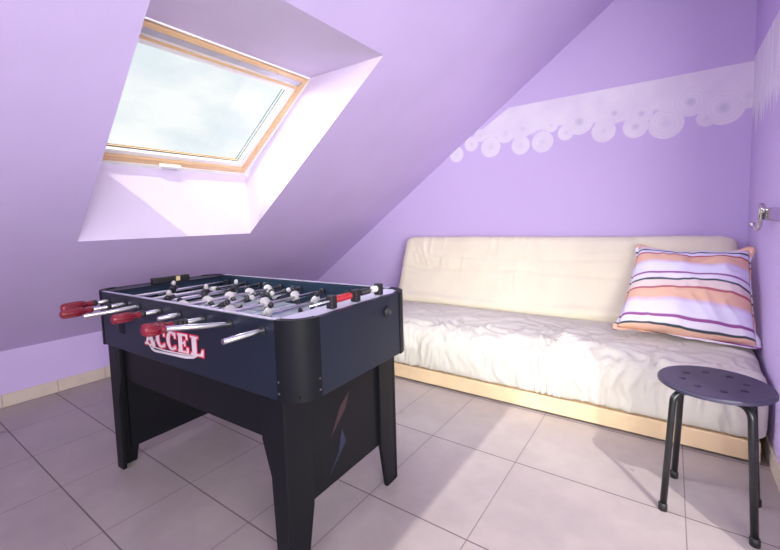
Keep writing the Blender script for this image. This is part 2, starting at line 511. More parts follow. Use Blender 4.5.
# baseboards of tile
def skirting(name, p0, p1, nrm, h=0.078, th=0.009, pitch=0.40, off=0.0):
    p0 = Vector(p0); p1 = Vector(p1); n = Vector(nrm); d = (p1 - p0); Ln = d.length; d.normalize()
    b = MB(); t = -off
    while t < Ln:
        a0 = max(0, t + 0.0015); a1 = min(Ln, t + pitch - 0.0015)
        if a1 > a0 + 0.01:
            fr = lambda a, bb, c: p0 + d * a + n * c + Vector((0, 0, bb))
            b.prism([(a0, 0.001), (a1, 0.001), (a1, h), (a0, h)], th, fr)
        t += pitch
    struct(b.build(name, m_plinth, bevel=0.0015))
skirting('baseboard_left', (XK, YR, 0), (XK, YB, 0), (1, 0, 0), off=0.230, pitch=0.262)
skirting('baseboard_back', (XK + 0.01, YB, 0), (XR, YB, 0), (0, -1, 0))
skirting('baseboard_right', (XR, dy1 + 0.02, 0), (XR, YB - 0.01, 0), (-1, 0, 0))

# ------------------------------------------------------------------ roof window
wnd = empty('window_1', (0, 0, 0)); struct(wnd)
def wring(b, s0, s1, y0, y1, w, n0, n1, mat_=0):
    """rectangular ring in the plane of the skylight"""
    if not isinstance(w, tuple): w = (w, w, w, w)      # bottom, right, top, left
    fr = lambda a, bb, c: slope(a, bb, n0 + c)
    d = n1 - n0
    b.prism([(s0, y0), (s0 + w[0], y0), (s0 + w[0], y1), (s0, y1)], d, fr, mat_)
    b.prism([(s1 - w[2], y0), (s1, y0), (s1, y1), (s1 - w[2], y1)], d, fr, mat_)
    b.prism([(s0 + w[0], y0), (s1 - w[2], y0), (s1 - w[2], y0 + w[3]), (s0 + w[0], y0 + w[3])], d, fr, mat_)
    b.prism([(s0 + w[0], y1 - w[1]), (s1 - w[2], y1 - w[1]), (s1 - w[2], y1), (s0 + w[0], y1)], d, fr, mat_)
ws0, ws1, wy0, wy1 = SO0 + 0.002, SO1 - 0.002, 0.64, 1.640
o = MB(); wring(o, ws0, ws1, wy0, wy1, (0.022, 0.016, 0.002, 0.018), TH - 0.010, TH + 0.07); o.build('lining', m_whitelac, wnd)
o = MB(); wring(o, ws0 + 0.022, ws1 - 0.002, wy0 + 0.018, wy1 - 0.016, (0.036, 0.024, 0.02, 0.026), TH - 0.004, TH + 0.08)
o.build('frame', m_pine, wnd, bevel=0.003)
sa0, sa1, sy0, sy1 = ws0 + 0.058, ws1 - 0.032, wy0 + 0.044, wy1 - 0.040
o = MB(); wring(o, sa0, sa1, sy0, sy1, (0.030, 0.040, 0.085, 0.04), TH + 0.010, TH + 0.034); o.build('sash', m_whitelac, wnd, bevel=0.003)
o = MB(); wring(o, sa0 + 0.030, sa1 - 0.085, sy0 + 0.040, sy1 - 0.040, (0.002, 0.003, 0.002, 0.003), TH + 0.030, TH + 0.036); o.build('gasket', m_gasket, wnd)
o = MB(); wring(o, sa0 + 0.037, sa1 - 0.092, sy0 + 0.050, sy1 - 0.052, (0.0005, 0.0050, 0.0005, 0.0005), TH + 0.036, TH + 0.04); o.build('spacer', m_gasket, wnd)
fr = lambda a, b, c: slope(a, b, TH + 0.040 + c)
MB().prism([(sa0 + 0.03, sy0 + 0.03), (sa1 - 0.08, sy0 + 0.03), (sa1 - 0.08, sy1 - 0.03), (sa0 + 0.03, sy1 - 0.03)], 0.004, fr).build('pane', m_glass, wnd)
# ventilation bar along the head: pine rail, grey strip with pins, pine bead
fr = lambda a, b, c: slope(a, b, TH - 0.018 + c)
yv0, yv1 = wy0 + 0.02, wy1 - 0.045
MB().prism([(ws1 - 0.030, yv0), (ws1 - 0.006, yv0), (ws1 - 0.006, yv1), (ws1 - 0.030, yv1)], 0.05, fr).build('ventilation_rail', m_pine, wnd, bevel=0.004)
b = MB(); fr2 = lambda a, bb, c: slope(a, bb, TH - 0.004 + c)
b.prism([(ws1 - 0.064, yv0), (ws1 - 0.031, yv0), (ws1 - 0.031, yv1), (ws1 - 0.064, yv1)], 0.03, fr2)
vs_ = b.build('ventilation_flap', m_alu, wnd, bevel=0.003)
for yy in (0.80, 0.93, 1.19, 1.42):
    MB().lathe([(0, 0.0045), (0.008, 0.0045), (0.010, 0.003)], slope(ws1 - 0.030, yy, TH - 0.012), slope(0, 0, -1) - slope(0, 0, 0), n=10).build('pin', m_alu, vs_)
fr3 = lambda a, bb, c: slope(a, bb, TH - 0.002 + c)
MB().prism([(ws1 - 0.090, yv0), (ws1 - 0.082, yv0), (ws1 - 0.082, yv1 + 0.01), (ws1 - 0.090, yv1 + 0.01)], 0.02, fr3).build('glazing_bead', m_pine, wnd)
# lock at the middle of the sill
b = MB(); fr4 = lambda a, bb, c: slope(a, bb, TH - 0.026 + c)
b.prism([(ws0 + 0.012, 1.085), (ws0 + 0.042, 1.085), (ws0 + 0.042, 1.205), (ws0 + 0.012, 1.205)], 0.024, fr4)
lk = b.build('lock', m_whitelac, wnd, bevel=0.006)
b = MB(); fr5 = lambda a, bb, c: slope(a, bb, TH - 0.030 + c)
b.prism([(ws0 + 0.020, 1.10), (ws0 + 0.032, 1.10), (ws0 + 0.032, 1.18), (ws0 + 0.020, 1.18)], 0.006, fr5)
b.build('latch', m_alu, lk)

# ------------------------------------------------------------------ football table
TX, TY, TYAW = -0.787, 0.696, 0.0312
L, W, ZT, ZA, ZP = 1.245, 0.590, 0.761, 0.535, 0.18
tbl = empty('football_table', (0, 0, 0), 0, 'navy blue football table with steel rods and red grips on the tiled floor', 'football table')
ct, st_ = math.cos(TYAW), math.sin(TYAW)
def TP(u, v, z): return Vector((TX - u*ct - v*st_, TY - u*st_ + v*ct, z))
tbl.location = TP(L/2, W/2, 0); tbl.rotation_euler = (0, 0, TYAW)
TINV = (Matrix.Translation(tbl.location) @ Matrix.Rotation(TYAW, 4, 'Z')).inverted()
def tbuild(b, name, mats, parent=None, bevel=0, seg=2):
    return b.build(name, mats, parent or tbl, bevel, seg, xf=TINV)
def tbox(b, u0, u1, v0, v1, z0, z1, m=0):
    b.prism([(u0, v0), (u1, v0), (u1, v1), (u0, v1)], z1 - z0, lambda a, bb, c: TP(a, bb, z0 + c), m)
    return b
RC = 0.085                                   # corner radius
TW_ = 0.022                                  # panel thickness
tbuild(tbox(MB(), RC, L - RC, 0, TW_, ZA, ZT), 'front_panel', m_navy, bevel=0.002)
tbuild(tbox(MB(), RC, L - RC, W - TW_, W, ZA, ZT), 'back_panel', m_navy, bevel=0.002)
tbuild(tbox(MB(), 0, TW_, RC, W - RC, ZA, ZT), 'end_panel', m_navy, bevel=0.002)
tbuild(tbox(MB(), L - TW_, L, RC, W - RC, ZA, ZT), 'end_panel', m_navy, bevel=0.002)
# rounded corner pieces, a hair proud of the panels
def corner(uc, vc, a0):
    b = MB(); n = 12; ro, ri = RC + 0.002, RC - TW_
    poly = []
    for k in range(n + 1):
        th = a0 + math.pi/2 * k/n; poly.append((uc + ro*math.cos(th), vc + ro*math.sin(th)))
    for k in range(n, -1, -1):
        th = a0 + math.pi/2 * k/n; poly.append((uc + ri*math.cos(th), vc + ri*math.sin(th)))
    b.prism(poly, ZT - ZA + 0.003, lambda a, bb, c: TP(a, bb, ZA - 0.001 + c), smooth=False)
    o = tbuild(b, 'corner_piece', m_corner)
    for p_ in o.data.polygons:
        if abs(p_.normal.z) < 0.5: p_.use_smooth = True
    md = o.modifiers.new('edge', 'EDGE_SPLIT'); md.split_angle = math.radians(40)
    return o
cps = [corner(RC, RC, math.pi), corner(RC, W - RC, math.pi/2), corner(L - RC, RC, 1.5*math.pi), corner(L - RC, W - RC, 0)]
# screws at the seams
def screw(u, v, z, du, dv, parent):
    d = TP(du, dv, 0) - TP(0, 0, 0)
    b = MB(); b.lathe([(0, 0.0055), (0.002, 0.0055), (0.0035, 0.0035)], TP(u, v, z), d, n=12)
    b.lathe([(0.0036, 0.0022), (0.0040, 0.0022)], TP(u, v, z), d, n=6, mat=1)
    tbuild(b, 'screw', [m_rubber, m_steel], parent)
for z in (0.590, 0.558):
    screw(0.078, 0.0012, z, 0, -1, cps[0]); screw(0.0012, 0.078, z, -1, 0, cps[0]); screw(L - 0.078, 0.0012, z, 0, -1, cps[2])
# top: deck at both ends, thin rails along the long sides
m_deck = mat('pale_end_deck', (0.56, 0.54, 0.64), 0.28, spec=0.6, var=0.04, vscale=6)
def deck(u0, u1, flip, name):
    poly = []; n = 10
    R = RC - TW_ ; e = TW_
    ue = u0 if not flip else u1                         # outer edge
    sgn = 1 if not flip else -1
    poly.append((ue + sgn*0.10, e))
    for k in range(n + 1):
        th = math.pi/2 * k/n
        poly.append((ue + sgn*(e + R - R*math.sin(th)), e + R - R*math.cos(th)))
    for k in range(n + 1):
        th = math.pi/2 * k/n
        poly.append((ue + sgn*(e + R - R*math.cos(th)), W - e - R + R*math.sin(th)))
    poly.append((ue + sgn*0.10, W - e))
    b = MB(); b.prism(poly, 0.014, lambda a, bb, c: TP(a, bb, ZT - 0.016 + c))
    return tbuild(b, name, m_deck)
deck(0, 0.1, False, 'end_deck')
dk2 = deck(L - 0.1, L, True, 'end_deck'); dk2.data.materials[0] = m_navy
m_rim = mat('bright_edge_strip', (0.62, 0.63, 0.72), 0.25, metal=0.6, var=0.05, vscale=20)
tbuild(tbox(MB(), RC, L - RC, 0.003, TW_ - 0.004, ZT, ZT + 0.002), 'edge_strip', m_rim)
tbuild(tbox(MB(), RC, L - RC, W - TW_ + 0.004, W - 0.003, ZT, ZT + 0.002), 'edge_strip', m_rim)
# inner walls
ZF = 0.655
b = MB(); tbox(b, 0.1, L - 0.1, TW_, TW_ + 0.004, ZF, ZT - 0.004); tbuild(b, 'inner_wall', m_inner)
b = MB(); tbox(b, 0.1, L - 0.1, W - TW_ - 0.004, W - TW_, ZF, ZT - 0.004); tbuild(b, 'inner_wall', m_inner)
def goal_wall(u0, u1):
    b = MB(); g0, g1, gz = W/2 - 0.1, W/2 + 0.1, ZF + 0.065
    tbox(b, u0, u1, TW_ + 0.004, g0, ZF, ZT - 0.016); tbox(b, u0, u1, g1, W - TW_ - 0.004, ZF, ZT - 0.016); tbox(b, u0, u1, g0, g1, gz, ZT - 0.016)
    return tbuild(b, 'goal_wall', m_inner)
goal_wall(0.092, 0.1); goal_wall(L - 0.1, L - 0.092)
# playing field with its printed lines
def field_mat():
    m = mat('playing_field_print', (0.6, 0.63, 0.72), 0.16, spec=0.6)
    k = NK(m); b_ = k.N['Principled BSDF']
    vec, x, y, z = k.coords()
    def ringl(cx, r, w):
        ax = k.math('SUBTRACT', x, cx); d = k.math('SQRT', k.math('ADD', k.math('MULTIPLY', ax, ax), k.math('MULTIPLY', y, y)))
        return k.smooth(k.math('ABSOLUTE', k.math('SUBTRACT', d, r)), w*0.6, w, 1, 0), d
    c1, d1 = ringl(0.0, 0.10, 0.004)
    c2, d2 = ringl(L/2 - 0.24, 0.10, 0.006)
    c3, d3 = ringl(-L/2 + 0.24, 0.10, 0.006)
    mid = k.smooth(k.math('ABSOLUTE', x), 0.002, 0.004, 1, 0)
    ln = k.math('MAXIMUM', k.math('MAXIMUM', c1, mid), k.math('MAXIMUM', c2, c3))
    spot = k.math('MAXIMUM', k.smooth(d2, 0.09, 0.096, 1, 0), k.smooth(d3, 0.09, 0.096, 1, 0))
    n = k.noise(vec, 9, 3)
    base = k.mix(n, (0.47, 0.49, 0.57), (0.53, 0.55, 0.62))
    base = k.mix(k.math('MULTIPLY', spot, 0.7), base, (0.16, 0.24, 0.46))
    k.L.new(k.mix(ln, base, (0.08, 0.12, 0.30)), b_.inputs['Base Color'])
    return m
b = MB(); tbox(b, 0.1, L - 0.1, TW_ + 0.004, W - TW_ - 0.004, ZF - 0.012, ZF); tbuild(b, 'playing_field', field_mat())
b = MB(); tbox(b, TW_, L - TW_, TW_, W - TW_, ZA + 0.01, ZA + 0.02); tbuild(b, 'bottom_board', m_black)
# skirts and end panels below the box
OX = 0.068
OXL = 0.110                                  # the box overhangs a little further at the far end
tbuild(tbox(MB(), OX + 0.06, L - OXL - 0.06, 0.018, 0.033, 0.40, ZA), 'skirt', m_black)
tbuild(tbox(MB(), OX + 0.06, L - OXL - 0.06, W - 0.033, W - 0.018, 0.40, ZA), 'skirt', m_black)
ep = None
for uu in (OX + 0.012, L - OXL - 0.027):
    e_ = tbuild(tbox(MB(), uu, uu + 0.015, 0.05, W - 0.065, ZP if uu < 0.5 else 0.07, ZA), 'lower_end_panel', m_black)
    ep = ep or e_
# faint two-coloured emblem on the near end panel
b = MB(); b.prism([(0.20, 0.335), (0.25, 0.42), (0.30, 0.455), (0.275, 0.40)], 0.001, lambda a, bb, c: TP(OX + 0.012 - c, a, bb), 0)
b.prism([(0.19, 0.215), (0.235, 0.27), (0.255, 0.34), (0.275, 0.29)], 0.001, lambda a, bb, c: TP(OX + 0.012 - c, a, bb), 1)
tbuild(b, 'emblem', [m_reddecal, m_bluedecal], ep)
# legs: L-shaped, two tapered boards each
def leg(right_, front_):
    uo = OX if right_ else L - OXL
    su = 1 if right_ else -1
    vo = 0.0 if front_ else W - 0.02
    sv = 1 if front_ else -1
    b = MB(); t = 0.016
    face = [(0, 0), (0.050, 0), (0.062, 0.30), (0.095, 0.405), (0.095, ZA), (0, ZA)]
    b.prism(face, t, lambda a, bb, c: TP(uo + su*a, vo + sv*c, bb))
    side = [(0.016, 0), (0.072, 0), (0.106, ZP), (0.106, ZA), (0.016, ZA)]
    b.prism(side, t, lambda a, bb, c: TP(uo + su*c, vo + sv*a, bb))
    tbuild(b, 'leg', m_black, bevel=0.002)
for r_ in (True, False):
    for f_ in (True, False): leg(r_, f_)
# ball cup on the near end, coin plate at the front
b = MB(); b.lathe([(0, 0.020), (0.006, 0.020), (0.010, 0.017), (0.010, 0.013), (0.003, 0.012)], TP(0, 0.425, 0.708), TP(-1, 0, 0) - TP(0, 0, 0), n=24)
b.lathe([(0.002, 0.0119), (0.004, 0.0119)], TP(0, 0.425, 0.708), TP(-1, 0, 0) - TP(0, 0, 0), n=24, mat=1)
tbuild(b, 'ball_entry', [m_rubber, m_stoolplastic])
b = MB(); b.prism([(0.972, 0.605), (1.012, 0.605), (1.012, 0.648), (0.972, 0.648)], 0.003, lambda a, bb, c: TP(a, -c, bb)); tbuild(b, 'cover_plate', m_corner, bevel=0.002)

# lettering on the front panel
def lettering():
    u0, z0 = 0.806, 0.598
    LW = 0.39
    def arch(x, y):                    # x along the word (0..LW), y 0..1 of letter height
        t = (x / LW - 0.5) * 2
        hgt = 0.065 - 0.003 * t * t
        base = -0.0015 + 0.0055 * t
        return x, base + y * hgt
    def quad(b, pts, c0, c1, m, grow=0.0):
        cx = sum(p[0] for p in pts)/len(pts); cyy = sum(p[1] for p in pts)/len(pts)
        q = []
        for x, y in pts:
            X, Y = arch(x, y); Xc, Yc = arch(cx, cyy)
            q.append((X + (math.copysign(grow, X - Xc) if abs(X - Xc) > 1e-6 else 0), Y + (math.copysign(grow, Y - Yc) if abs(Y - Yc) > 1e-6 else 0)))
        b.prism(q, c1 - c0, lambda a, bb, c: TP(u0 - a, -(c0 + c), z0 + bb), m)
    def rect(x0, x1, y0, y1): return [(x0, y0), (x1, y0), (x1, y1), (x0, y1)]
    w = 0.066
    def letter(ch, x):
        q = []
        if ch == 'A':
            q += [[(x + .004, 0), (x + .018, 0), (x + .040, 1), (x + .028, 1)], [(x + .044, 0), (x + .066, 0), (x + .044, 1), (x + .028, 1)],
                  rect(x + .020, x + .050, .30, .42), rect(x - .002, x + .024, 0, .09), rect(x + .040, x + .072, 0, .09)]
        if ch == 'C':
            cx, r1, r2 = x + .034, .034, .014
            n = 14
            for k in range(n):
                a0 = math.radians(48 + 264 * k / n); a1 = math.radians(48 + 264 * (k + 1) / n)
                P = lambda a, rx, ry: (cx + rx * math.cos(a), .5 + ry * math.sin(a))
                q.append([P(a0, r1, .52), P(a1, r1, .52), P(a1, r2, .40), P(a0, r2, .40)])
            q += [rect(x + .050, x + .060, .66, .98), rect(x + .052, x + .060, .06, .26)]
        if ch == 'E':
            q += [rect(x + .006, x + .028, 0, 1), rect(x, x + .062, .90, 1), rect(x, x + .064, 0, .10), rect(x + .028, x + .044, .46, .56),
                  rect(x + .052, x + .062, .72, 1), rect(x + .054, x + .065, 0, .30), rect(x + .040, x + .048, .36, .66)]
        if ch == 'L':
            q += [rect(x + .010, x + .034, 0, 1), rect(x, x + .044, .91, 1), rect(x, x + .070, 0, .10), [(x + .056, .10), (x + .072, .0), (x + .074, .36), (x + .066, .36)]]
        return q
    qs = []
    for ch, x in zip('ACCEL', (0.0, 0.082, 0.154, 0.226, 0.304)): qs += letter(ch, x)
    b = MB()
    for i, q in enumerate(qs): quad(b, q, 0.0004 + 0.00001 * (i % 7), 0.0014 + 0.00001 * (i % 7), 0, 0.0045)
    tbuild(b, 'letter_outline', m_redpaint, FP)
    b = MB()
    for i, q in enumerate(qs): quad(b, q, 0.0016, 0.0024 + 0.00001 * (i % 7), 0)
    tbuild(b, 'lettering', m_whitepaint, FP)
    # ribbon below the word
    b = MB()
    def ribbon(pts, hw, c0):
        for i in range(len(pts) - 1):
            (x0, y0), (x1, y1) = pts[i], pts[i + 1]
            h0 = hw if not isinstance(hw, list) else hw[i]; h1 = hw if not isinstance(hw, list) else hw[i + 1]
            b.prism([(x0, y0 - h0), (x1, y1 - h1), (x1, y1 + h1), (x0, y0 + h0)], 0.001, lambda a, bb, c: TP(u0 - a, -(c0 + c), z0 + bb))
    ribbon([(0.03, -0.004), (0.045, -0.018), (0.07, -0.023), (0.12, -0.021), (0.20, -0.017), (0.27, -0.013), (0.32, -0.006), (0.345, 0.003)], [.003, .004, .0045, .0035, .004, .005, .004, .001], 0.0026)
    ribbon([(0.03, -0.004), (0.075, -0.010), (0.13, -0.011), (0.20, -0.008), (0.27, -0.004), (0.34, 0.003)], [.002, .002, .0025, .0025, .002, .001], 0.0028)
    ribbon([(0.055, -0.018), (0.080, 0.022)], [.007, .001], 0.0030)
    tbuild(b, 'ribbon', m_whitepaint, FP)
FP = [o for o in tbl.children if o.name == 'front_panel'][0]
lettering()

# rods: (u, grips outside the near side, figures, team)
ZR = 0.728
def figure_mesh(team):
    b = MB()
    dark, light = (0, 1) if team == 'b' else (1, 0)
    # stacked elliptical sections: foot, legs, hips, chest, shoulders, neck
    sec = [(-0.066, .0075, .010), (-0.050, .0070, .010), (-0.048, .0055, .0065), (-0.025, .0075, .0075), (-0.010, .0110, .0085)]
    sec2 = [(-0.010, .0125, .0095), (0.004, .0125, .0100), (0.014, .0155, .0105), (0.021, .0140, .0085), (0.024, .006, .006)]
    def tower(sec, m):
        n = 12; v = []; f = []
        for z, rx, ry in sec:
            for k in range(n):
                th = 2*math.pi*k/n; v.append((rx*math.cos(th), ry*math.sin(th), z))
        for i in range(len(sec)-1):
            for k in range(n): f.append((i*n+k, i*n+(k+1) % n, (i+1)*n+(k+1) % n, (i+1)*n+k))
        f.append(tuple(range(n-1, -1, -1))); f.append(tuple(range((len(sec)-1)*n, len(sec)*n)))
        b.add(v, f, m, True)
    tower(sec, light); tower(sec2, dark)
    for sx in (-1, 1): b.tube([(sx*.0145, 0, .016), (sx*.0165, 0, .004), (sx*.0135, 0.002, -.010)], [.0042, .0040, .0034], n=8, mat=dark)
    b.ellipsoid((0, 0, .034), (.0085, .0088, .0105), mat=light)
    return b
FIGM = {}
for tm in 'ab':
    b = figure_mesh(tm)
    me = new_mesh('player', b.v, b.f, [m_figblack, m_figwhite], True, b.m); FIGM[tm] = me
rods = [ # u, end of bare tube (v), grip (v0, v1) or None, ring positions, v of figures, tilt, team
    (0.136, -0.125, None, [], [0.30], 0.15, 'b'),
    (0.281, -0.196, (-0.194, -0.248), [], [0.14, 0.36], 0.5, 'a'),
    (0.421, -0.100, (-0.098, -0.180), [-0.062, -0.076, -0.092], [0.10, 0.25, 0.40], -0.4, 'a'),
    (0.560, -0.072, None, [], [0.06, 0.16, 0.27, 0.37, 0.46], 1.2, 'b'),
    (0.685, -0.068, (-0.066, -0.155), [-0.060], [0.09, 0.19, 0.29, 0.39, 0.49], -1.0, 'a'),
    (0.840, -0.178, None, [], [0.11, 0.27, 0.42], 0.3, 'b'),
    (0.950, -0.114, (-0.112, -0.208), [-0.058], [0.17, 0.38], 1.5, 'a'),
    (1.095, -0.056, (-0.054, -0.161), [-0.050], [0.27], 0.2, 'b'),
]
DROOP = {0.281: 0.165, 0.421: 0.03}
for u, vend, grip, rings, figs, tilt, team in rods:
    kz = DROOP.get(u, 0.0)
    RP = lambda v, kz=kz, u=u: TP(u, v, ZR + (kz*(-v) if v < 0 else 0.0))
    b = MB(); b.tube([RP(vend), RP(-0.001), RP(0.001), RP(W + 0.055)], 0.0074, n=14)
    rod = tbuild(b, 'rod', m_steel)
    ydir = TP(0, 1, 0) - TP(0, 0, 0)
    b = MB(); b.lathe([(-0.004, 0.014), (0, 0.014), (0.001, 0.010)], TP(u, 0, ZR), ydir, n=18); tbuild(b, 'bearing', m_rubber)
    b = MB(); b.lathe([(W - 0.001, 0.010), (W, 0.014), (W + 0.004, 0.014)], TP(u, 0, ZR), ydir, n=18); tbuild(b, 'bearing', m_rubber)
    if grip:
        v0, v1 = grip; Lg = v0 - v1
        prof = [(0, .010), (0.004, .0125), (Lg*.12, .0115), (Lg*.2, .0095), (Lg*.28, .0125), (Lg*.45, .0150), (Lg*.75, .0155), (Lg*.95, .0140), (Lg, .0100)]
        b = MB(); gdir = RP(v1) - RP(v0); b.lathe(prof, RP(v0), gdir, n=20)
        for k in range(8):                              # ribs of the grip
            th = 2*math.pi*k/8
            off = Vector((ct*math.cos(th), st_*math.cos(th), math.sin(th)))
            p0 = RP(v0 - Lg*.30) + off*.0130; p1 = RP(v0 - Lg*.5) + off*.0150; p2 = RP(v0 - Lg*.92) + off*.0142
            b.tube([p0, p1, p2], .0024, n=6)
        tbuild(b, 'grip', m_red, rod)
    for rv in rings + [TW_ + 0.012, W - TW_ - 0.012]:
        b = MB(); b.lathe([(-.007, .0105), (-.006, .0125), (.006, .0125), (.007, .0105)], RP(rv), ydir, n=16)
        tbuild(b, 'bumper', m_rubber, rod)
    for i, fv in enumerate(figs):
        o = bpy.data.objects.new('player', FIGM[team]); COL.objects.link(o); o.parent = rod
        pl = TINV @ TP(u, fv, ZR)
        o.location = pl; o.scale = (1.12, 1.12, 1.08)
        o.rotation_euler = Matrix.Rotation(tilt, 3, 'Y').to_euler() if False else (Matrix.Rotation(tilt, 3, 'Y') @ Matrix.Rotation(math.pi/2, 3, 'Z')).to_euler()

# score counters standing on the two end decks
def counter(uc, v0, v1, beads, blocks, name, tagged=False):
    zc = ZT + 0.022
    ydir = TP(0, 1, 0) - TP(0, 0, 0)
    b = MB(); b.tube([TP(uc, v0, zc), TP(uc, v1, zc)], 0.003, n=8); cst = tbuild(b, name, m_steel)
    for vb in blocks:
        b = MB(); tbox(b, uc - 0.013, uc + 0.013, vb - 0.012, vb + 0.012, ZT - 0.002, ZT + 0.038); tbuild(b, 'holder', m_rubber, cst, bevel=0.003)
    for (a0, a1, n, m) in beads:
        for k in range(n):
            vv = a0 + (a1 - a0) * (k + .5) / n
            hw = (a1 - a0) / n * .46
            b = MB(); b.lathe([(-hw, .005), (-hw*.6, .0095), (0, .0115), (hw*.6, .0095), (hw, .005)], TP(uc, vv, zc), ydir, n=14)
            tbuild(b, 'bead', m, cst)
    return cst
counter(0.052, 0.10, 0.47, [(0.215, 0.293, 7, m_bright_red), (0.345, 0.395, 5, m_figblack), (0.41, 0.44, 3, m_figwhite)], (0.198, 0.318, 0.452), 'score_counter')
b = MB(); zc = ZT
tbox(b, L - 0.085, L - 0.055, 0.215, 0.392, ZT - 0.002, ZT + 0.026)
sc2 = tbuild(b, 'score_counter', m_rubber, bevel=0.003)
b = MB(); tbox(b, L - 0.0855, L - 0.0845, 0.322, 0.342, ZT + 0.002, ZT + 0.024); tbuild(b, 'tag', m_yellow, sc2)

# ------------------------------------------------------------------ sofa bed
SX0, SX1 = -1.84, 0.328
sofa = empty('sofa_bed', ((SX0 + SX1)/2, 2.55, 0), 0, 'cream covered sofa bed with wrinkled seat along the lilac back wall', 'sofa')
OFF = Vector(sofa.location)
def sbuild(b, name, mats, parent=None, bevel=0, seg=2): return b.build(name, mats, parent or sofa, bevel, seg, xf=Matrix.Translation(-OFF))
b = MB()
b.box((SX0 + 0.02, 2.11, 0.012), (SX1 - 0.02, 2.135, 0.095))
b.box((SX0 + 0.02, 2.90, 0.012), (SX1 - 0.02, 2.925, 0.095))
b.box((SX0 + 0.02, 2.135, 0.012), (SX0 + 0.045, 2.90, 0.095))
b.box((SX1 - 0.045, 2.135, 0.012), (SX1 - 0.02, 2.90, 0.095))
b.box((SX0 + 0.045, 2.135, 0.07), (SX1 - 0.045, 2.90, 0.095))
sbuild(b, 'base_frame', m_wood, bevel=0.003)
for xx in (SX0 + 0.10, (SX0+SX1)/2, SX1 - 0.10):
    for yy in (2.16, 2.86): sbuild(MB().lathe([(0, 0.02), (0.014, 0.02)], (xx, yy, 0.0), (0, 0, 1), n=16), 'foot', m_rubber)

def resample(pts, n):
    pts = np.array(pts, float)
    # Catmull-Rom then arc-length
    P = np.vstack([2*pts[0]-pts[1], pts, 2*pts[-1]-pts[-2]])
    out = []
    for i in range(len(pts) - 1):
        p0, p1, p2, p3 = P[i:i+4]
        for t in np.linspace(0, 1, 24, endpoint=False):
            out.append(0.5*((2*p1) + (-p0+p2)*t + (2*p0-5*p1+4*p2-p3)*t*t + (-p0+3*p1-3*p2+p3)*t**3))
    out.append(pts[-1]); out = np.array(out)
    d = np.r_[0, np.cumsum(np.linalg.norm(np.diff(out, axis=0), axis=1))]
    tt = np.linspace(0, d[-1], n)
    return np.c_[np.interp(tt, d, out[:, 0]), np.interp(tt, d, out[:, 1])], d[-1]

def cloth_body(name, prof, x0, x1, nx, m, disp, material, endr=0.05):
    """sweep a closed (y,z) profile along x; disp(x, t) moves it along its normal"""
    pr, length = resample(prof, m)
    tng = np.gradient(pr, axis=0); tng /= np.linalg.norm(tng, axis=1)[:, None]
    nrm = np.c_[-tng[:, 1], tng[:, 0]]
    cen = pr.mean(axis=0)
    if ((pr - cen) * nrm).sum() < 0: nrm = -nrm
    xs = np.linspace(0, 1, nx); xs = 0.5 - 0.5*np.cos(np.pi*xs)*0.0 + (xs - 0.5)
    # finer at the ends
    xs = x0 + (x1 - x0) * (xs + 0.0)
    ends = np.array([0.0, .006, .016, .03]); 
    xs = np.unique(np.r_[x0 + ends, np.linspace(x0 + endr, x1 - endr, nx), x1 - ends])
    T_ = np.linspace(0, 1, m)
    X, T2 = np.meshgrid(xs, T_, indexing='ij')
    D = disp(X, T2 * length, T2)
    e = np.minimum(X - x0, x1 - X); e = np.clip(e, 0, endr)
    inset = endr - np.sqrt(np.maximum(endr**2 - (endr - e)**2, 0))
    D = D - inset * 0.8
    Y = pr[None, :, 0] + nrm[None, :, 0]*D; Z = pr[None, :, 1] + nrm[None, :, 1]*D
    V = np.stack([X, Y, Z], -1).reshape(-1, 3) - np.array(OFF)
    F = []
    n0 = len(xs)
    for i in range(n0 - 1):
        for j in range(m):
            j2 = (j + 1) % m
            F.append((i*m + j, i*m + j2, (i+1)*m + j2, (i+1)*m + j))
    F.append(tuple(range(m))); F.append(tuple((n0-1)*m + j for j in range(m-1, -1, -1)))
    me = new_mesh(name, V, F, material, True)
    bm = bmesh.new(); bm.from_mesh(me); bmesh.ops.recalc_face_normals(bm, faces=bm.faces); bm.to_mesh(me); bm.free()
    o = bpy.data.objects.new(name, me); COL.objects.link(o); o.parent = sofa
    return o

m_seat = mat('off_white_cotton', (0.645, 0.612, 0.535), 0.9, spec=0.1, bump=0.15, bscale=140, var=0.04, vscale=5)
m_back = mat('cream_cotton', (0.79, 0.735, 0.565), 0.9, spec=0.1, bump=0.15, bscale=140, var=0.04, vscale=5)

